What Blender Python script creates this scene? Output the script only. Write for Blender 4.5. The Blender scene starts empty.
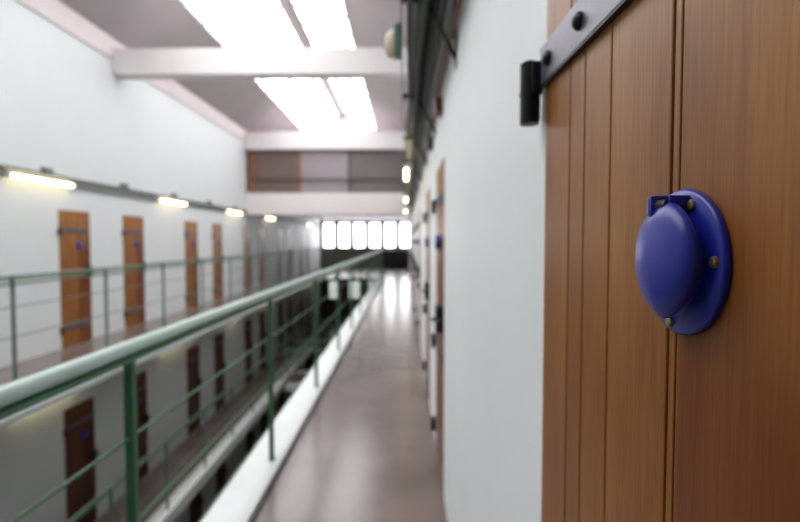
import bpy, bmesh, math, random
from mathutils import Vector, Matrix
random.seed(4)
sc = bpy.context.scene
C = sc.collection
PI = math.pi

# ---------------------------------------------------------------- materials
def srgb(r, g, b):
    f = lambda c: (c/255/12.92) if c/255 <= .04045 else ((c/255+.055)/1.055)**2.4
    return (f(r), f(g), f(b), 1)

def mat(name, col, rough=.6, metal=0, var=.08, scale=6, bump=0, col2=None, stretch=(1, 1, 1), spec=.5, coat=0):
    m = bpy.data.materials.new(name); m.use_nodes = True
    nt = m.node_tree; n = nt.nodes; l = nt.links
    b = n['Principled BSDF']
    b.inputs['Roughness'].default_value = rough
    b.inputs['Metallic'].default_value = metal
    b.inputs['Specular IOR Level'].default_value = spec
    b.inputs['Coat Weight'].default_value = coat
    tc = n.new('ShaderNodeTexCoord'); mp = n.new('ShaderNodeMapping')
    mp.inputs['Scale'].default_value = stretch
    l.new(tc.outputs['Object'], mp.inputs['Vector'])
    nz = n.new('ShaderNodeTexNoise'); nz.inputs['Scale'].default_value = scale; nz.inputs['Detail'].default_value = 5
    l.new(mp.outputs[0], nz.inputs['Vector'])
    rp = n.new('ShaderNodeValToRGB')
    c = srgb(*col); c2 = srgb(*col2) if col2 else tuple(x*(1-var*2) for x in c[:3])+(1,)
    rp.color_ramp.elements[0].color = c2; rp.color_ramp.elements[0].position = .3
    rp.color_ramp.elements[1].color = c; rp.color_ramp.elements[1].position = .7
    l.new(nz.outputs['Fac'], rp.inputs[0]); l.new(rp.outputs[0], b.inputs['Base Color'])
    if bump:
        bp = n.new('ShaderNodeBump'); bp.inputs['Strength'].default_value = bump; bp.inputs['Distance'].default_value = .002
        l.new(nz.outputs['Fac'], bp.inputs['Height']); l.new(bp.outputs[0], b.inputs['Normal'])
    return m

def emit(name, col, s):
    m = bpy.data.materials.new(name); m.use_nodes = True
    b = m.node_tree.nodes['Principled BSDF']
    b.inputs['Base Color'].default_value = srgb(*col)
    b.inputs['Emission Color'].default_value = srgb(*col)
    b.inputs['Emission Strength'].default_value = s
    b.inputs['Roughness'].default_value = .2
    return m

def wood(name, dark, mid, light, rough=.42, seed=0):
    m = bpy.data.materials.new(name); m.use_nodes = True
    nt = m.node_tree; n = nt.nodes; l = nt.links
    b = n['Principled BSDF']; b.inputs['Roughness'].default_value = rough
    b.inputs['Coat Weight'].default_value = .06; b.inputs['Specular IOR Level'].default_value = .3; b.inputs['Coat Roughness'].default_value = .38
    tc = n.new('ShaderNodeTexCoord')
    mp = n.new('ShaderNodeMapping'); mp.inputs['Scale'].default_value = (22, 22, .9); mp.inputs['Location'].default_value = (seed, 0, 0)
    l.new(tc.outputs['Object'], mp.inputs['Vector'])
    n1 = n.new('ShaderNodeTexNoise'); n1.inputs['Scale'].default_value = 1.2; n1.inputs['Detail'].default_value = 6; n1.inputs['Distortion'].default_value = .6
    l.new(mp.outputs[0], n1.inputs['Vector'])
    mp2 = n.new('ShaderNodeMapping'); mp2.inputs['Scale'].default_value = (260, 260, 9)
    l.new(tc.outputs['Object'], mp2.inputs['Vector'])
    n2 = n.new('ShaderNodeTexNoise'); n2.inputs['Scale'].default_value = 1.0; n2.inputs['Detail'].default_value = 4
    l.new(mp2.outputs[0], n2.inputs['Vector'])
    mp3 = n.new('ShaderNodeMapping'); mp3.inputs['Scale'].default_value = (7, 7, 3)
    l.new(tc.outputs['Object'], mp3.inputs['Vector'])
    n3 = n.new('ShaderNodeTexNoise'); n3.inputs['Scale'].default_value = 1.0; n3.inputs['Detail'].default_value = 2
    l.new(mp3.outputs[0], n3.inputs['Vector'])
    a = n.new('ShaderNodeMath'); a.operation = 'MULTIPLY_ADD'; a.inputs[1].default_value = .45
    l.new(n2.outputs['Fac'], a.inputs[0])
    a2 = n.new('ShaderNodeMath'); a2.operation = 'MULTIPLY'; a2.inputs[1].default_value = .3
    l.new(n1.outputs['Fac'], a2.inputs[0]); l.new(a2.outputs[0], a.inputs[2])
    a3 = n.new('ShaderNodeMath'); a3.operation = 'MULTIPLY_ADD'; a3.inputs[1].default_value = .35
    l.new(n3.outputs['Fac'], a3.inputs[0]); l.new(a.outputs[0], a3.inputs[2])
    rp = n.new('ShaderNodeValToRGB')
    e = rp.color_ramp.elements
    e[0].position = .3; e[0].color = srgb(*dark); e[1].position = .8; e[1].color = srgb(*light)
    x = e.new(.55); x.color = srgb(*mid)
    l.new(a3.outputs[0], rp.inputs[0])
    # wide board by the lock side stained redder; light fading towards the foot is painted into all
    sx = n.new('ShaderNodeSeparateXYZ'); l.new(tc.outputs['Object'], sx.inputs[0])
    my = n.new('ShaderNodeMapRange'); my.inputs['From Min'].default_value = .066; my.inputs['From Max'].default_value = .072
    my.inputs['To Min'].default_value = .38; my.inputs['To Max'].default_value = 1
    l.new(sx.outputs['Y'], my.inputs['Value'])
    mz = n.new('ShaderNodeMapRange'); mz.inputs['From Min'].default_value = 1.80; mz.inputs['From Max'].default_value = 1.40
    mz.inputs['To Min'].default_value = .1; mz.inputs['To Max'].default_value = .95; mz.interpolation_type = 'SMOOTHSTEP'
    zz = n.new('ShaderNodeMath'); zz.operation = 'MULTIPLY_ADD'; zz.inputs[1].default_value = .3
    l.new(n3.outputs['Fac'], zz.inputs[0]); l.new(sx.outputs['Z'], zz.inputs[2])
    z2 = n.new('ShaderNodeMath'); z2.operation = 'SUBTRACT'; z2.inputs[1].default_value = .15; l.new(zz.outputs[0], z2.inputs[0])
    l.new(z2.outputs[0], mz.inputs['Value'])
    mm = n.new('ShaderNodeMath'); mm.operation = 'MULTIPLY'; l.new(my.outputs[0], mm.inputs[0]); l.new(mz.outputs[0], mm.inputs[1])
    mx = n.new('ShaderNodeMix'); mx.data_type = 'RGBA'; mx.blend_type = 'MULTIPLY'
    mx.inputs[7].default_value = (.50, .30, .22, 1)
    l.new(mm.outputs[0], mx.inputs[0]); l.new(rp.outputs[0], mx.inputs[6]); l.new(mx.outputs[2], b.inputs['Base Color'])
    bp = n.new('ShaderNodeBump'); bp.inputs['Strength'].default_value = .25; bp.inputs['Distance'].default_value = .0008
    l.new(n2.outputs['Fac'], bp.inputs['Height']); l.new(bp.outputs[0], b.inputs['Normal'])
    return m

M = dict(
    wall=mat('white_wall_paint', (212, 216, 218), .55, var=.02, scale=1.5, bump=.1),
    wall_r=mat('gallery_wall_paint', (238, 242, 244), .6, var=.02, scale=2, bump=.1),
    pink=mat('pinkish_paint', (214, 202, 206), .6, var=.03, scale=1.5),
    roof=mat('mauve_roof_paint', (182, 172, 176), .7, var=.06, scale=.8),
    beam=mat('beam_paint', (226, 220, 222), .6, var=.03, scale=1),
    soffit=mat('brown_soffit', (96, 84, 78), .7, var=.08, scale=1),
    floor=mat('polished_brown_floor', (124, 108, 104), .22, col2=(98, 86, 82), scale=1.3, spec=.6),
    slabside=mat('slab_plaster', (190, 196, 192), .6, var=.04, scale=2),
    curb=mat('white_curb_paint', (228, 234, 234), .45, var=.04, scale=3),
    line=mat('dark_floor_edge', (62, 52, 50), .5, scale=5),
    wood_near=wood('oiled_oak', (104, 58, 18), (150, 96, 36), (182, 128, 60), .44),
    wood_far=wood('varnished_door_wood', (108, 64, 24), (148, 96, 42), (174, 120, 62), .45, 3),
    wood_shaded=wood('shaded_lower_door_wood', (66, 36, 20), (92, 54, 30), (112, 70, 42), .5, 5),  # darker copy of the far door wood, with the lower floors' dimness painted in
    groove=mat('groove_shadow_wood', (46, 24, 10), .7, scale=20),
    strap=mat('grey_strap_iron', (104, 102, 116), .38, metal=.35, var=.1, scale=18, bump=.25),
    black=mat('black_iron', (24, 24, 26), .5, metal=.2, var=.15, scale=30, bump=.3),
    blue=mat('blue_enamel', (28, 38, 152), .33, var=.06, scale=14, bump=.06),
    bluel=mat('blue_lid_enamel', (38, 46, 156), .34, var=.05, scale=14, bump=.06),
    brass=mat('dull_brass_screw', (160, 150, 100), .35, metal=.8, scale=60),
    green_d=mat('dark_green_paint', (62, 110, 78), .4, var=.1, scale=8),
    green_l=mat('pale_green_rail_paint', (186, 208, 200), .3, var=.05, scale=5),
    green_m=mat('sage_green_paint', (112, 140, 122), .45, var=.06, scale=6),
    grey=mat('grey_conduit', (120, 122, 120), .5, var=.1, scale=4),
    lgrey=mat('light_grey_pipe', (186, 188, 186), .4, var=.08, scale=5),
    dgrey=mat('dark_grey_pipe', (58, 60, 60), .5, var=.1, scale=6),
    olive=mat('olive_pipe', (74, 80, 64), .55, var=.1, scale=6),
    rust=mat('copper_pipe', (140, 90, 62), .4, metal=.4, var=.1, scale=6),
    housing=mat('lamp_housing', (200, 200, 192), .5, scale=8),
    cream=mat('cream_shade', (236, 222, 196), .5, var=.02, scale=8),
    frame=mat('dark_window_frame', (70, 66, 68), .5, scale=6),
    bar=mat('glazing_bar', (168, 166, 166), .6, scale=6),
    dark=mat('dark_end_panel', (92, 96, 84), .5, scale=2),
    darkest=mat('black_cabinet', (20, 20, 22), .5, scale=4),
    panel_a=mat('brown_screen_panel', (112, 94, 90), .45, var=.12, scale=1.2),
    panel_b=mat('mauve_screen_panel', (150, 140, 146), .35, var=.08, scale=1.2),
    panel_c=mat('taupe_screen_panel', (110, 100, 100), .45, var=.08, scale=1.2),
    post=mat('reddish_screen_post', (134, 88, 66), .5, scale=4),
    ground=mat('ground_floor', (92, 84, 78), .35, var=.1, scale=1),
    sky=emit('bright_sky_glass', (255, 255, 255), 4.5),
    win=emit('bright_window_glass', (250, 252, 255), 9),
    win_low=emit('dim_window_glass', (225, 235, 225), .75),
    green_p=mat('pale_sage_paint', (106, 124, 114), .5, var=.05, scale=6),
    tube=emit('warm_fluorescent_tube', (255, 238, 186), 13),
)

# ---------------------------------------------------------------- mesh helpers
class MB:
    def __init__(s): s.bm = bmesh.new()
    def box(s, x0, x1, y0, y1, z0, z1, bev=0):
        b = bmesh.new()
        bmesh.ops.create_cube(b, size=1)
        for v in b.verts:
            v.co = Vector(((x0+x1)/2+v.co.x*(x1-x0), (y0+y1)/2+v.co.y*(y1-y0), (z0+z1)/2+v.co.z*(z1-z0)))
        if bev:
            bmesh.ops.bevel(b, geom=b.edges[:], offset=bev, segments=2, affect='EDGES', profile=.6)
        s.add(b); return s
    def add(s, b):
        me = bpy.data.meshes.new('t'); b.to_mesh(me); b.free(); s.bm.from_mesh(me); bpy.data.meshes.remove(me)
    def tube(s, p, q, r, n=12, r2=None):
        p, q = Vector(p), Vector(q); d = q-p
        b = bmesh.new()
        bmesh.ops.create_cone(b, cap_ends=True, segments=n, radius1=r, radius2=r if r2 is None else r2, depth=d.length)
        bmesh.ops.transform(b, matrix=Matrix.Translation((p+q)/2) @ d.to_track_quat('Z', 'Y').to_matrix().to_4x4(), verts=b.verts)
        s.add(b); return s
    def lathe(s, prof, n=48, cy=0, cz=0, sy=1, sz=1):
        """profile [(r, x)] turned around the local x axis"""
        rings = []
        for r, x in prof:
            if r < 1e-6: rings.append([s.bm.verts.new((x, cy, cz))])
            else: rings.append([s.bm.verts.new((x, cy+sy*r*math.cos(2*PI*k/n), cz+sz*r*math.sin(2*PI*k/n))) for k in range(n)])
        for a, b in zip(rings, rings[1:]):
            for k in range(n):
                j = (k+1) % n
                if len(a) == 1: s.bm.faces.new((a[0], b[j], b[k]))
                elif len(b) == 1: s.bm.faces.new((a[k], a[j], b[0]))
                else: s.bm.faces.new((a[k], a[j], b[j], b[k]))
        return s
    def prism(s, pts, y0, y1):
        """polygon in x-z swept along y"""
        a = [s.bm.verts.new((x, y0, z)) for x, z in pts]; b = [s.bm.verts.new((x, y1, z)) for x, z in pts]
        n = len(pts)
        s.bm.faces.new(a[::-1]); s.bm.faces.new(b)
        for k in range(n): s.bm.faces.new((a[k], a[(k+1) % n], b[(k+1) % n], b[k]))
        return s
    def obj(s, name, m, parent=None, smooth=False, off=None):
        if off is not None: bmesh.ops.translate(s.bm, vec=-Vector(off), verts=s.bm.verts)
        bmesh.ops.recalc_face_normals(s.bm, faces=s.bm.faces)
        if smooth:
            for f in s.bm.faces: f.smooth = True
            for e in s.bm.edges:
                if len(e.link_faces) == 2 and e.calc_face_angle(0) > .75: e.smooth = False
        me = bpy.data.meshes.new(name); s.bm.to_mesh(me); s.bm.free()
        me.materials.append(M[m])
        o = bpy.data.objects.new(name, me); C.objects.link(o)
        if parent: o.parent = parent
        elif off is not None: o.location = off
        return o

def tag(o, label=None, cat=None, group=None, kind=None):
    for k, v in (('label', label), ('category', cat), ('group', group), ('kind', kind)):
        if v: o[k] = v
    return o
def empty(name, loc=(0, 0, 0), rz=0):
    o = bpy.data.objects.new(name, None); C.objects.link(o)
    o.empty_display_size = .1
    o.location = loc; o.rotation_euler = (0, 0, rz); return o
def copy_tree(o, parent=None, name=None):
    c = o.copy(); C.objects.link(c)
    if name: c.name = name
    if parent: c.parent = parent
    for ch in [x for x in bpy.data.objects if x.parent == o]: copy_tree(ch, c)
    return c

# ---------------------------------------------------------------- dimensions (m); eye at (0,0,1.6) looking along +y
XR = .243          # right-hand wall face
XL = -5.1          # opposite wall face
YB, YE = -3.0, 30.0
EAVE, RIDGE, XC = 5.1, 6.6, -2.42
def roof_z(x): return RIDGE - (RIDGE-EAVE)/(XC-XL)*abs(x-XC)

def wall_x(name, x0, x1, y0, y1, z0, z1, holes, m):
    ys = sorted({y0, y1, *[h[0] for h in holes], *[h[1] for h in holes]})
    zs = sorted({z0, z1, *[h[2] for h in holes], *[h[3] for h in holes]})
    b = MB()
    for ya, yb in zip(ys, ys[1:]):
        run = None
        for za, zb in zip(zs, zs[1:]):
            cy, cz = (ya+yb)/2, (za+zb)/2
            hole = any(h[0] < cy < h[1] and h[2] < cz < h[3] for h in holes)
            if hole:
                if run: b.box(x0, x1, ya, yb, *run); run = None
            else: run = (run[0], zb) if run else (za, zb)
        if run: b.box(x0, x1, ya, yb, *run)
    return tag(b.obj(name, m), kind='structure')

# ---------------------------------------------------------------- doors positions
W = .72
right_doors = [.507, 3.46, 5.25, 8.2, 10.0, 12.9, 14.7, 17.6, 19.4]
left_first = [7.33, 9.0, 11.54, 13.21, 15.75, 17.42, 19.96, 21.63, 24.17, 25.84]
left_doors = [a+.36 for a in left_first]
HR, HL = 2.12, 2.06

wr = wall_x('wall_right', XR, XR+.2, YB, YE, -6, EAVE, [(c-W/2-.004, c+W/2+.004, 0, HR+.004) for c in right_doors], 'wall_r')
tag(wr, 'plain white gallery wall beside the nearest wooden door', 'wall')
holes = [(c-W/2-.004, c+W/2+.004, z, z+HL+.004) for c in left_doors for z in (0, -3, -6)]
wl = wall_x('wall_left', XL-.2, XL, YB, YE, -6, 4.75, holes, 'wall')
tag(wl, 'tall white wall on the far side of the atrium, pierced by rows of doors', 'wall')
# closed backs of the door niches
t = MB().box(XL-.26, XL-.2, YB, YE, -6, 4.75).obj('wall_left_back', 'dark'); tag(t, kind='structure')
t = MB().box(XR+.2, XR+.26, YB, YE, -6, EAVE).obj('wall_right_back', 'dark'); tag(t, kind='structure')
tag(MB().box(XL-.2, XL+.03, YB, YE, 4.75, EAVE+.02).obj('trim_1', 'pink'), 'pinkish band along the top of the left wall under the roof', 'trim', kind='structure')
# end walls
eb = MB()
WX = [(-4.9+.92*k, -4.9+.92*k+.66) for k in range(6)]
WX = [(a*1.0, b) for a, b in WX]
wz0, wz1 = 1.2, 2.68
def wall_y(name, y0, y1, x0, x1, z0, z1, holes, m):
    xs = sorted({x0, x1, *[h[0] for h in holes], *[h[1] for h in holes]})
    zs = sorted({z0, z1, *[h[2] for h in holes], *[h[3] for h in holes]})
    b = MB()
    for xa, xb in zip(xs, xs[1:]):
        for za, zb in zip(zs, zs[1:]):
            cx, cz = (xa+xb)/2, (za+zb)/2
            if not any(h[0] < cx < h[1] and h[2] < cz < h[3] for h in holes): b.box(xa, xb, y0, y1, za, zb)
    return tag(b.obj(name, m), kind='structure')
LWX = [(-4.6, -3.9), (-3.4, -2.7), (-2.2, -1.5)]
we = wall_y('wall_end', YE, YE+.2, XL, XR, -6, 2.85, [(a, b, wz0, wz1) for a, b in WX]+[(a, b, -1.9, -.5) for a, b in LWX], 'soffit')
tag(we, 'dark end wall with a row of bright windows', 'wall')
tag(MB().box(XL, XR, YE-.03, YE, 0, 1.12).obj('baseboard_end', 'dark'), 'dark dado below the end windows', 'dado', kind='structure')
wn = 0
def window(x0, x1, z0, z1, label, group, gl='win'):
    global wn; wn += 1
    r = empty('window_%d' % wn, ((x0+x1)/2, YE+.06, z0)); tag(r, label, 'window', group, 'structure')
    w, h = (x1-x0)/2-.002, z1-z0-.002
    f = MB()
    for a in (-w, w-.04): f.box(a, a+.04, -.04, .04, 0, h)
    for a in (0, h-.04): f.box(-w+.04, w-.04, -.04, .04, a, a+.04)
    f.obj('window_frame', 'frame', r)
    MB().box(-w+.04, w-.04, -.01, .01, .04, h-.04).obj('window_pane', gl, r)
ordn = ['leftmost', 'second from the left', 'third from the left', 'third from the right', 'second from the right', 'rightmost']
for (a, b), o in zip(WX, ordn): window(a, b, wz0, wz1, 'bright upright window in the end wall, %s of the six upper ones' % o, 'upper windows in the end wall')
for (a, b), o in zip(LWX, ['leftmost', 'middle', 'rightmost']): window(a, b, -1.9, -.5, 'bright lower-floor window under the end landing, %s of three' % o, 'lower windows in the end wall', 'win_low')
# unseen rear wall, set close and dark to shade the near door
tag(MB().box(XL, XR, YB-.2, YB, -6, EAVE+1.5).obj('wall_back', 'dark'), kind='structure')
# gable closing the roof
gb = MB().prism([(XL, 5.1), (XR, 5.1), (XC, 6.62)], 20, 20.15).obj('wall_gable', 'roof'); tag(gb, kind='structure')

# ---------------------------------------------------------------- roof and skylights
def roof_piece(name, xa, xb, m, y0=YB, y1=20.0, th=.12, extra=()):
    pts = [(xa, roof_z(xa)), *extra, (xb, roof_z(xb)), (xb, roof_z(xb)+th), *[(x, z+th) for x, z in extra[::-1]], (xa, roof_z(xa)+th)]
    return MB().prism(pts, y0, y1).obj(name, m)
S1, S2 = (-3.95, -2.56), (-2.40, -1.08)
YS = -1.0  # skylights cut short here; solid roof added behind to dim the near door
tag(roof_piece('ceiling', S1[0], S2[1], 'roof', y1=YS, extra=((XC, RIDGE),)), 'unseen solid roof added behind the viewer to block skylight', 'ceiling', kind='structure')
tag(roof_piece('ceiling', XL, S1[0], 'roof'), 'sloping mauve-grey roof underside left of the skylights', 'ceiling', kind='structure')
tag(roof_piece('ceiling', S2[1], XR, 'roof'), 'sloping mauve-grey roof underside above the right-hand gallery', 'ceiling', kind='structure')
tag(roof_piece('trim_2', S1[1], S2[0], 'roof', y0=YS, extra=((XC, RIDGE),)), 'grey ridge strip between the two skylights', 'ridge', kind='structure')
for (xa, xb), lab in ((S1, 'long bright glazed skylight left of the roof ridge'), (S2, 'long bright glazed skylight right of the roof ridge')):
    wn += 1
    r = empty('window_%d' % wn, (xa, 0, roof_z(xa))); tag(r, lab, 'skylight', 'roof skylights', 'structure')
    ox, oz = xa, roof_z(xa)
    p = MB().prism([(xa, roof_z(xa)+.07), (xb, roof_z(xb)+.07), (xb, roof_z(xb)+.09), (xa, roof_z(xa)+.09)], YS, 20).obj('skylight_pane', 'sky', r)
    p.data.transform(Matrix.Translation((-ox, 0, -oz)))
    f = MB()
    for k in range(0, 28):
        y = YS+.9*k
        if y > 19.9: break
        f.prism([(xa, roof_z(xa)+.0), (xb, roof_z(xb)+.0), (xb, roof_z(xb)+.06), (xa, roof_z(xa)+.06)], y, y+.035)
    for q in (.0, .97):
        x = xa+(xb-xa)*q
        f.prism([(x, roof_z(x)-.005), (x+.04, roof_z(x+.04)-.005), (x+.04, roof_z(x+.04)+.06), (x, roof_z(x)+.06)], YS, 20)
    g = f.obj('glazing_bars', 'bar', r); g.data.transform(Matrix.Translation((-ox, 0, -oz)))

for y, z0, z1, lab in ((8.8, 4.5, 4.95, 'nearer white cross beam below the skylights'), (15.9, 4.5, 5.05, 'farther white cross beam above the dark upper screen')):
    bmk = MB().box(XL+.002, XR-.002, y, y+.3, z0, z1, .015)
    o = bmk.obj('roof_beam', 'beam', off=(XC, y, z0))
    tag(o, lab or 'white cross beam high above the viewer, out of the picture', 'beam', 'white cross beams under the roof')

# ---------------------------------------------------------------- upper room over the far half
tag(MB().box(XL+.002, XR-.002, 15.9, 16.2, 2.43, 3.12, .01).obj('trim_3', 'beam'), 'pinkish white band across the atrium below the dark screen', 'bulkhead', kind='structure')
tag(MB().box(XL, XR, 16.2, YE, 2.85, 3.0).obj('ceiling', 'pink'), 'low dark ceiling over the far end of the gallery', 'ceiling', kind='structure')
tag(MB().box(XL, XR, 16.2, 20, 4.86, 5.0).obj('ceiling', 'roof'), 'flat top of the upper room behind the farther beam', 'ceiling', kind='structure')
scr = empty('screen_partition', (XC, 16.1, 3.12))
tag(scr, 'dark wide panelled screen between the pinkish band and the farther white beam', 'screen')
def lb(x0, x1, y0, y1, z0, z1, name, m, parent, bev=0):
    p = parent.location
    return MB().box(x0-p.x, x1-p.x, y0-p.y, y1-p.y, z0-p.z, z1-p.z, bev).obj(name, m, parent)
lb(-5.0, -4.78, 16.06, 16.16, 3.122, 4.498, 'post', 'post', scr)
lb(-3.46, -3.34, 16.06, 16.16, 3.122, 4.498, 'post', 'post', scr)
lb(-1.82, -1.76, 16.06, 16.16, 3.122, 4.498, 'post', 'frame', scr)
lb(-4.78, -3.46, 16.1, 16.15, 3.122, 4.498, 'panel', 'panel_a', scr)
lb(-3.34, -1.82, 16.1, 16.15, 3.122, 4.498, 'panel', 'panel_b', scr)
lb(-1.76, .24, 16.1, 16.15, 3.122, 4.498, 'panel', 'panel_c', scr)
lb(-5.0, .24, 16.02, 16.06, 3.55, 3.59, 'cross_rail', 'frame', scr)

# ---------------------------------------------------------------- floors, slabs, kerbs
tag(MB().box(-.87, XR, YB, YE, -.15, 0).obj('floor', 'floor'), 'polished brown-mauve gallery floor running to the end windows', 'floor', kind='structure')
tag(MB().box(-.885, -.87+.02, YB, 21.6, -.02, .006).obj('baseboard_kerb', 'line'), kind='structure')
n_trim = 4
def kerb(x0, x1, y0, y1, z, label):
    global n_trim
    tag(MB().box(x0, x1, y0, y1, z-.2, z+.04, .008).obj('trim_%d' % n_trim, 'curb'), label, 'kerb', kind='structure'); n_trim += 1
kerb(-1.15, -.88, YB, 21.6, 0, 'white kerb along the open edge of the near gallery')
LK0, LK1 = -4.2, -3.95
for z, lab in ((0, 'upper'), (-3, 'lower')):
    tag(MB().box(XL, LK0, YB, 21.6 if z == 0 else YE, z-.15, z).obj('floor', 'floor'), '%s gallery floor on the far side of the atrium' % lab, 'floor', kind='structure')
    kerb(LK0, LK1, YB, 21.6, z, 'white kerb along the far %s gallery' % lab)
tag(MB().box(XL, -.87, 21.6, YE, -.15, -.001).obj('floor', 'floor'), 'landing floor across the end of the atrium', 'floor', kind='structure')
tag(MB().box(LK0, XR, 21.6, YE, -3.15, -3.001).obj('floor', 'floor'), 'lower landing floor across the end of the atrium', 'floor', kind='structure')
tag(MB().box(-.87, XR, YB, 21.6, -3.15, -3).obj('floor', 'floor'), 'lower gallery floor beneath the near gallery', 'floor', kind='structure')
kerb(-1.15, -.87, YB, 21.6, -3, 'white kerb of the gallery one floor below')
tag(MB().box(XL-.2, XR+.2, YB, YE, -6.2, -6).obj('floor', 'ground'), 'dim ground floor of the atrium', 'floor', kind='structure')

# ---------------------------------------------------------------- railings
def railing(x, z, ya, yb, posts, label, side=1, group=None, rt='green_l', thick=.0255, pm='green_d'):
    r = empty('gallery_railing', (x, ya, z)); tag(r, label, 'railing', group)
    L = yb-ya
    MB().tube((0, 0, 1.233), (0, L, 1.233), thick, 20).obj('top_rail', rt, r, True)
    MB().box(-.03, .03, 0, L, 1.192, 1.208).obj('rail_underside', 'green_d', r)
    MB().tube((-.055, 0, 1.148), (-.055, L, 1.148), .013, 12).obj('lower_rail', 'curb' if pm == 'green_d' else rt, r, True)
    for h in (.92, .61, .3): MB().tube((0, 0, h), (0, L, h), .006, 8).obj('rod', pm, r, True)
    for p in posts:
        b = MB().box(-.016, .016, p-ya-.014, p-ya+.014, .045, 1.205 if pm == 'green_d' else 1.22, .003)
        b.box(-.022, .022, p-ya-.02, p-ya+.02, .041, .046)
        b.obj('post', pm, r)
    return r
railing(-.95, 0, -1.9, 21.55, [-1.9+1.8*k for k in range(14)], 'pale green handrail with dark green posts crossing the left foreground', group=None)
railing(-4.03, 0, -1.0, 21.55, [1.88+1.6*k for k in range(12)], 'slender grey-green railing on the far upper gallery in front of the doors', rt='green_p', thick=.015, pm='green_p')
railing(-4.03, -3, -1.0, 21.55, [1.88+1.6*k for k in range(12)], 'green railing on the lower gallery seen down in the atrium', rt='green_p', thick=.015, pm='green_p')
def cross_railing(y, z, xa, xb, n, label):
    r = empty('landing_railing', (xa, y, z)); tag(r, label, 'railing')
    L = xb-xa
    MB().tube((0, 0, 1.2), (L, 0, 1.2), .025, 12).obj('top_rail', 'green_m', r, True)
    for h in (.92, .61, .3): MB().tube((0, 0, h), (L, 0, h), .009, 8).obj('rod', 'green_m', r, True)
    for k in range(n):
        x = L*k/(n-1)
        MB().box(x-.016, x+.016, -.014, .014, 0, 1.18).obj('post', 'green_d', r)
cross_railing(21.7, 0, -3.95, -1.0, 4, 'green railing across the edge of the upper end landing')
cross_railing(21.7, -3, -3.8, -1.2, 4, 'green railing across the edge of the lower end landing')
# footbridge one floor down
fb = empty('footbridge', (-2.5, 16.6, -3)); tag(fb, 'pale footbridge crossing the atrium one floor down', 'bridge')
w = (-1.15+3.82)/2-.005
MB().box(-1.315, 1.345, -.7, .7, -.14, 0).obj('deck', 'floor', fb)
for y in (-.8, .7):
    MB().box(-1.315, 1.345, y, y+.1, -.2, .04, .006).obj('edge_beam', 'curb', fb)
    r = MB().tube((-1.315, y+.05, 1.1), (1.345, y+.05, 1.1), .025, 12).obj('handrail', 'green_m', fb, True)
    for x in (-1.25, 0, 1.28): MB().box(x-.018, x+.018, y+.035, y+.065, .03, 1.1).obj('post', 'green_d', fb)
# dark low cabinet at the end of the gallery
cb = empty('cabinet', (-.55, 29.5, 0)); tag(cb, 'low black cabinet against the end wall below the rightmost windows', 'cabinet')
MB().box(-.75, .75, -.35, .35, .08, 1.02, .01).obj('body', 'darkest', cb)
MB().box(-.78, .78, -.38, .38, 1.02, 1.06, .005).obj('top', 'darkest', cb)
MB().box(-.7, .7, -.3, .3, 0, .08).obj('plinth', 'darkest', cb)

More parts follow.
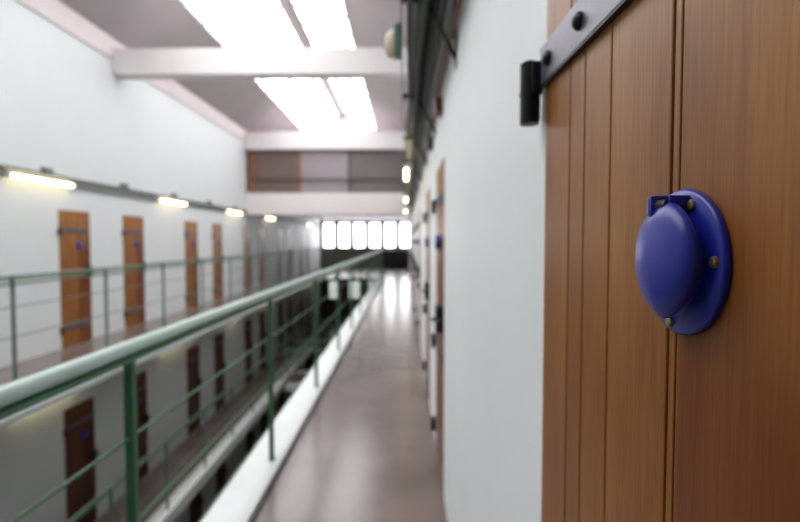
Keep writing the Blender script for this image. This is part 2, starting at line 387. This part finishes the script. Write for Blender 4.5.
# ---------------------------------------------------------------- cell doors
# local frame: +x out of the wall, y across the door (hinge at -W/2), z up; front face at x = 0
def bend_strap(z, h, L):
    """flat tapering strap from the hinge edge"""
    b = MB(); y0 = -W/2-.004
    pts = [(y0, z-h/2), (y0+L, z-h/2-.02), (y0+L+.02, z-.018), (y0+L, z+h/2-.016), (y0, z+h/2)]
    lo = [b.bm.verts.new((.0005, p[0], p[1])) for p in pts]; hi = [b.bm.verts.new((.0095, p[0], p[1])) for p in pts]
    b.bm.faces.new(lo[::-1]); b.bm.faces.new(hi)
    for k in range(5): b.bm.faces.new((lo[k], lo[(k+1) % 5], hi[(k+1) % 5], hi[k]))
    return b
def make_door(name, H, wd, straps, lid_z, near):
    r = empty(name)
    d = [.867, .738, .678, .592, .457, .4425, .147]
    ys = [.507-v for v in d]
    p = MB()
    for k, (a, b) in enumerate(zip(ys, ys[1:])):
        gp = .0012 if k >= 3 else .0016
        b_ = b-.0026 if k == 4 else b-gp
        p.box(-.034, -.001 if k in (4,) else 0, a+gp, b_, .004, H, .0022 if b-a > .02 else .0015)
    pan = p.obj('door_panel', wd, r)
    MB().box(-.03, -.0065, -W/2+.001, W/2-.001, .006, H-.002).obj('groove_backing', 'groove', pan)
    for z in straps:
        s = bend_strap(z, .060, .66).obj('strap_hinge', 'strap', r)
        e = MB(); a0, a1 = -W/2-.003, -W/2+.64
        qa = [e.bm.verts.new((x, a0, z-.030-d_)) for x, d_ in ((.0003, 0), (.0088, 0), (.0088, .004), (.0003, .004))]
        qb = [e.bm.verts.new((x, a1, z-.0496-d_)) for x, d_ in ((.0003, 0), (.0088, 0), (.0088, .004), (.0003, .004))]
        e.bm.faces.new(qa[::-1]); e.bm.faces.new(qb)
        for k in range(4): e.bm.faces.new((qa[k], qa[(k+1) % 4], qb[(k+1) % 4], qb[k]))
        e.obj('strap_edge', 'black', s)
        for by in (-.313, -.168, .01, .18):
            bb = MB().lathe([(.0, .0195), (.005, .019), (.0095, .016), (.012, .012), (.012, .0096)], 20, cy=by, cz=z-(.002 if by < -.3 else .006 if by < 0 else .012))
            bb.obj('bolt', 'black', s, True)
        bar = MB().tube((.022, -W/2-.021, z-.092), (.022, -W/2-.021, z+.012), .0165, 24)
        bar.tube((.022, -W/2-.021, z+.012), (.022, -W/2-.021, z+.018), .0165, 24, .006)
        bar.tube((.022, -W/2-.021, z-.042), (.022, -W/2-.021, z-.038), .018, 24)
        bar.box(.003, .022, -W/2-.0365, -W/2-.02, z-.085, z+.008, .002)
        bar.box(.005, .024, -W/2-.022, -W/2+.004, z-.045, z+.010, .003)
        bar.obj('hinge_barrel', 'black', s, True)
    # peephole cover
    cy, cz = .507-.429, lid_z
    n = 64 if near else 20
    base = MB().lathe([(0, .0005), (.0610, .0005), (.0620, .0025), (.0615, .0055), (.0595, .0072), (.044, .0082), (.0405, .0098), (.0395, .0165), (.0385, .0182), (.0, .0182)], n, cy, cz)
    base = base.obj('peephole_cover', 'blue', r, True)
    base['label'] = 'round blue metal peephole cover'
    ly, lz = cy+.009, cz+.003
    lb_ = MB(); rings = []
    for sc_, x in ((1, .0190), (1.03, .0205), (1.03, .0235), (1.0, .0262), (.9, .0302), (.72, .0335), (.48, .0358), (.24, .0370)):
        ring = []
        for k in range(n):
            t = 2*PI*k/n; c_ = math.cos(t)
            pw = 1.35 if math.sin(t) < 0 else 1.1
            ring.append(lb_.bm.verts.new((x, ly+.042*sc_*math.copysign(abs(c_)**pw, c_), lz+(.0485 if math.sin(t) < 0 else .046)*sc_*math.sin(t))))
        rings.append(ring)
    for a, b in zip(rings, rings[1:]):
        for k in range(n):
            lb_.bm.faces.new((a[k], a[(k+1) % n], b[(k+1) % n], b[k]))
    lb_.bm.faces.new(rings[0][::-1])
    top = lb_.bm.verts.new((.0375, ly, lz))
    for k in range(n): lb_.bm.faces.new((rings[-1][k], rings[-1][(k+1) % n], top))
    lb_.obj('lid', 'bluel', base, True)
    if near:
        MB().box(.006, .034, ly-.012, ly-.003, cz+.038, cz+.0565, .004).obj('hinge_ear', 'blue', base, True)
        MB().box(.006, .024, ly+.004, ly+.008, cz+.041, cz+.0555, .0018).obj('hinge_ear', 'blue', base, True)
        MB().tube((.026, ly-.004, cz+.047), (.023, ly+.0045, cz+.047), .0055, 16).obj('hinge_pin', 'black', base, True)
        for (a, b) in ((.0525, .002), (.021, .047), (-.008, -.0525), (-.0515, .0)):
            MB().lathe([(0, .0108), (.0028, .0108), (.0042, .0100), (.0046, .0074)], 20, cy+a, cz+b).obj('screw', 'brass', base, True)
    # latch
    la = MB().box(.0005, .045, W/2-.14, W/2-.02, 1.02, 1.19, .006)
    la.tube((.03, W/2-.12, 1.1), (.03, W/2+.06, 1.1), .014, 12)
    la.tube((.045, W/2-.08, 1.1), (.075, W/2-.08, 1.1), .012, 12)
    la.obj('bolt_latch', 'black', r, True)
    return r
dn = 0
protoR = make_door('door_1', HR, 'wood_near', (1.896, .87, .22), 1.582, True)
for i, c in enumerate(right_doors):
    dn += 1
    o = protoR if i == 0 else copy_tree(protoR, name='door_%d' % dn)
    o.location = (XR-.003, c, 0); o.rotation_euler = (0, 0, PI)
    lab = 'brown oak plank door with blue peephole cover filling the right foreground' if i == 0 else \
        'thin edge-on wooden door along the right wall, %s beyond the foreground door' % ['', 'first', 'second', 'third', 'fourth', 'fifth', 'sixth', 'seventh', 'eighth'][i]
    tag(o, lab, 'door', 'cell doors on the near gallery', 'structure')
protoL = None
ords = ['first', 'second', 'third', 'fourth', 'fifth', 'sixth', 'seventh', 'eighth', 'ninth', 'tenth', 'eleventh', 'twelfth']
for z, lev in ((0, 'upper'), (-3, 'lower'), (-6, 'ground-level')):
    for i, c in enumerate(left_doors):
        vis = '%s from the left in view' % ords[i]
        dn += 1
        if protoL is None:
            protoL = make_door('door_%d' % dn, HL, 'wood_far', (1.77, .3), 1.53, False); o = protoL
        else: o = copy_tree(protoL, name='door_%d' % dn)
        o.location = (XL+.003, c, z); o.rotation_euler = (0, 0, 0)
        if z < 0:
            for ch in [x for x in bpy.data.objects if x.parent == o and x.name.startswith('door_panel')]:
                ch.material_slots[0].link = 'OBJECT'; ch.material_slots[0].material = M['wood_shaded']
        tag(o, 'narrow brown wooden door in the %s row across the atrium, %s' % (lev, vis), 'door', '%s row of cell doors across the atrium' % lev, 'structure')

# ---------------------------------------------------------------- fluorescent lamps
def make_lamp():
    r = empty('fluorescent_lamp')
    MB().box(0, .05, -.64, .64, -.02, .035, .004).obj('housing', 'housing', r)
    MB().tube((.068, -.6, -.005), (.068, .6, -.005), .022, 16).obj('tube', 'tube', r, True)
    MB().box(.045, .095, -.64, -.6, -.03, .02, .003).obj('end_cap', 'housing', r)
    MB().box(.045, .095, .6, .64, -.03, .02, .003).obj('end_cap', 'housing', r)
    return r
pl = make_lamp()
li = 0
lord = ['nearest', 'second', 'third', 'fourth', 'fifth', 'sixth']
for z, lev in ((2.44, 'upper'), (-.6, 'lower')):
    for i, y in enumerate((6.95, 10.85, 14.75, 18.65, 26.45)):
        o = pl if li == 0 else copy_tree(pl); li += 1
        o.location = (XL+.001, y, z)
        nm = '%s from left in view' % ['first', 'second', 'third', 'fourth', 'fifth'][i]
        tag(o, 'lit fluorescent tube above %s doors across the atrium, %s' % (lev, nm), 'lamp', 'fluorescent lamps on the far wall')
for i, y in enumerate((6.45, 10.4, 14.4)):
    o = copy_tree(pl)
    o.location = (.085, y, 2.47); o.rotation_euler = (0, 0, PI)
    tag(o, 'warm fluorescent tube hung under the cable tray of the near gallery, %s along it' % lord[i], 'lamp', 'fluorescent lamps under the cable tray')

# ---------------------------------------------------------------- conduits on the far wall
for z, lab in ((2.53, 'grey conduit with junction boxes running above the far upper doors'), (-.5, 'grey conduit running above the far lower doors')):
    r = empty('wall_conduit', (XL, 0, z)); tag(r, lab, 'conduit')
    MB().tube((.05, YB+.1, 0), (.05, YE-.1, 0), .032, 10).obj('pipe', 'grey', r, True)
    MB().tube((.03, YB+.1, -.09), (.03, YE-.1, -.09), .018, 8).obj('pipe', 'grey', r, True)
    for k in range(12):
        y = 1.2+1.95*k
        MB().box(.001, .1, y-.07, y+.07, -.02, .1, .01).obj('junction_box', 'grey', r)

# ---------------------------------------------------------------- cable tray on the near wall
tr = empty('cable_tray', (XR, 0, 2.76)); tag(tr, 'dark metal cable tray on brackets high along the near wall', 'cable tray')
b = MB()
b.box(-.265, -.259, -4.9, 15.8, 0, .09); b.box(-.012, -.006, -4.9, 15.8, 0, .09)
b.obj('side_rail', 'dgrey', tr)
for k in range(13):
    y = -4+1.6*k
    MB().box(-.262, -.002, y-.02, y+.02, -.035, -.003).obj('bracket_arm', 'black', tr)
    s = MB().tube((-.14, y, -.03), (-.004, y, -.3), .009, 10); s.box(-.008, -.001, y-.02, y+.02, -.34, -.0)
    s.obj('bracket_strut', 'black', tr)
def pipe(x, z, r_, m, lab, name='service_pipe', wob=0):
    b = MB()
    if wob:
        pts = [(x-XR+random.uniform(-wob, wob), -4.8+.8*k, z-2.76+random.uniform(-wob, wob)*.7) for k in range(26)]
        for a, c in zip(pts, pts[1:]): b.tube(a, c, r_, 8)
        bm_pts = pts
    else: b.tube((x-XR, -4.8, z-2.76), (x-XR, 15.7, z-2.76), r_, 14)
    for v in b.bm.verts: pass
    o = b.obj(name, m, None, True); o.location = (XR, 0, 2.76)
    return tag(o, lab, 'pipe' if name == 'service_pipe' else 'cable', 'pipes and cables along the near wall')
pipe(.055, 2.80, .03, 'lgrey', 'light grey pipe lying in the cable tray near its outer edge')
pipe(.125, 2.795, .028, 'black', 'black pipe lying in the middle of the cable tray')
pipe(.19, 2.79, .022, 'olive', 'olive pipe lying in the cable tray beside the wall')
pipe(.205, 2.66, .018, 'lgrey', 'pale pipe running below the cable tray, closest to the wall')
pipe(.165, 2.63, .013, 'dgrey', 'thin dark grey pipe below the cable tray')
pipe(.085, 2.69, .016, 'olive', 'olive cable sagging under the outer half of the tray', 'cable', .012)
pipe(.12, 2.70, .010, 'black', 'thin black cable sagging under the middle of the tray', 'cable', .018)
pipe(.03, 2.71, .012, 'dgrey', 'grey cable sagging under the outer edge of the tray', 'cable', .012)
pipe(.15, 2.70, .022, 'dgrey', 'stout dark pipe slung under the middle of the tray')
pipe(.19, 2.72, .012, 'grey', 'slim grey pipe under the tray next to the wall')
pipe(.22, 2.56, .010, 'rust', 'reddish brown pipe running low on the wall below the tray')
for y, z, m, lab in ((3.3, 2.52, 'rust', 'small reddish box on the near wall below the cable tray'), (4.4, 2.5, 'olive', 'small olive junction box on the near wall, farther along below the tray')):
    j = empty('junction_box', (XR-.001, y, z)); tag(j, lab, 'junction box')
    MB().box(-.045, 0, -.07, .07, -.1, .0, .006).obj('box_body', m, j)
    MB().box(-.052, -.0455, -.075, .075, -.105, .005, .002).obj('box_lid', 'grey', j)
# cream lamp on the outer side of the tray
cl = empty('tray_lamp', (-.0145, 2.95, 2.74)); tag(cl, 'cream shaded lamp with green back box on the outer side of the cable tray', 'lamp')
MB().box(-.05, -.008, -.06, .06, -.07, .1, .008).obj('back_box', 'green_m', cl)
MB().lathe([(.0, -.10), (.024, -.098), (.036, -.085), (.042, -.06), (.042, -.051), (0, -.051)], 24, sz=2.0).obj('lamp_shade', 'cream', cl, True)

# ---------------------------------------------------------------- world, camera
w = bpy.data.worlds.new('world'); sc.world = w; w.use_nodes = True
w.node_tree.nodes['Background'].inputs['Color'].default_value = (.8, .88, 1, 1)
w.node_tree.nodes['Background'].inputs['Strength'].default_value = .3

cam = bpy.data.cameras.new('camera'); co = bpy.data.objects.new('camera', cam); C.objects.link(co)
cam.sensor_width = 36; cam.lens = 22.5
cam.clip_start = .01
co.location = (0, 0, 1.6)
co.rotation_euler = (math.radians(90-2.3), 0, math.radians(.57))
cam.dof.use_dof = True; cam.dof.focus_distance = .40; cam.dof.aperture_fstop = 4.5
sc.camera = co
sc.view_settings.view_transform = 'Standard'
sc.view_settings.look = 'None'
sc.view_settings.exposure = 0
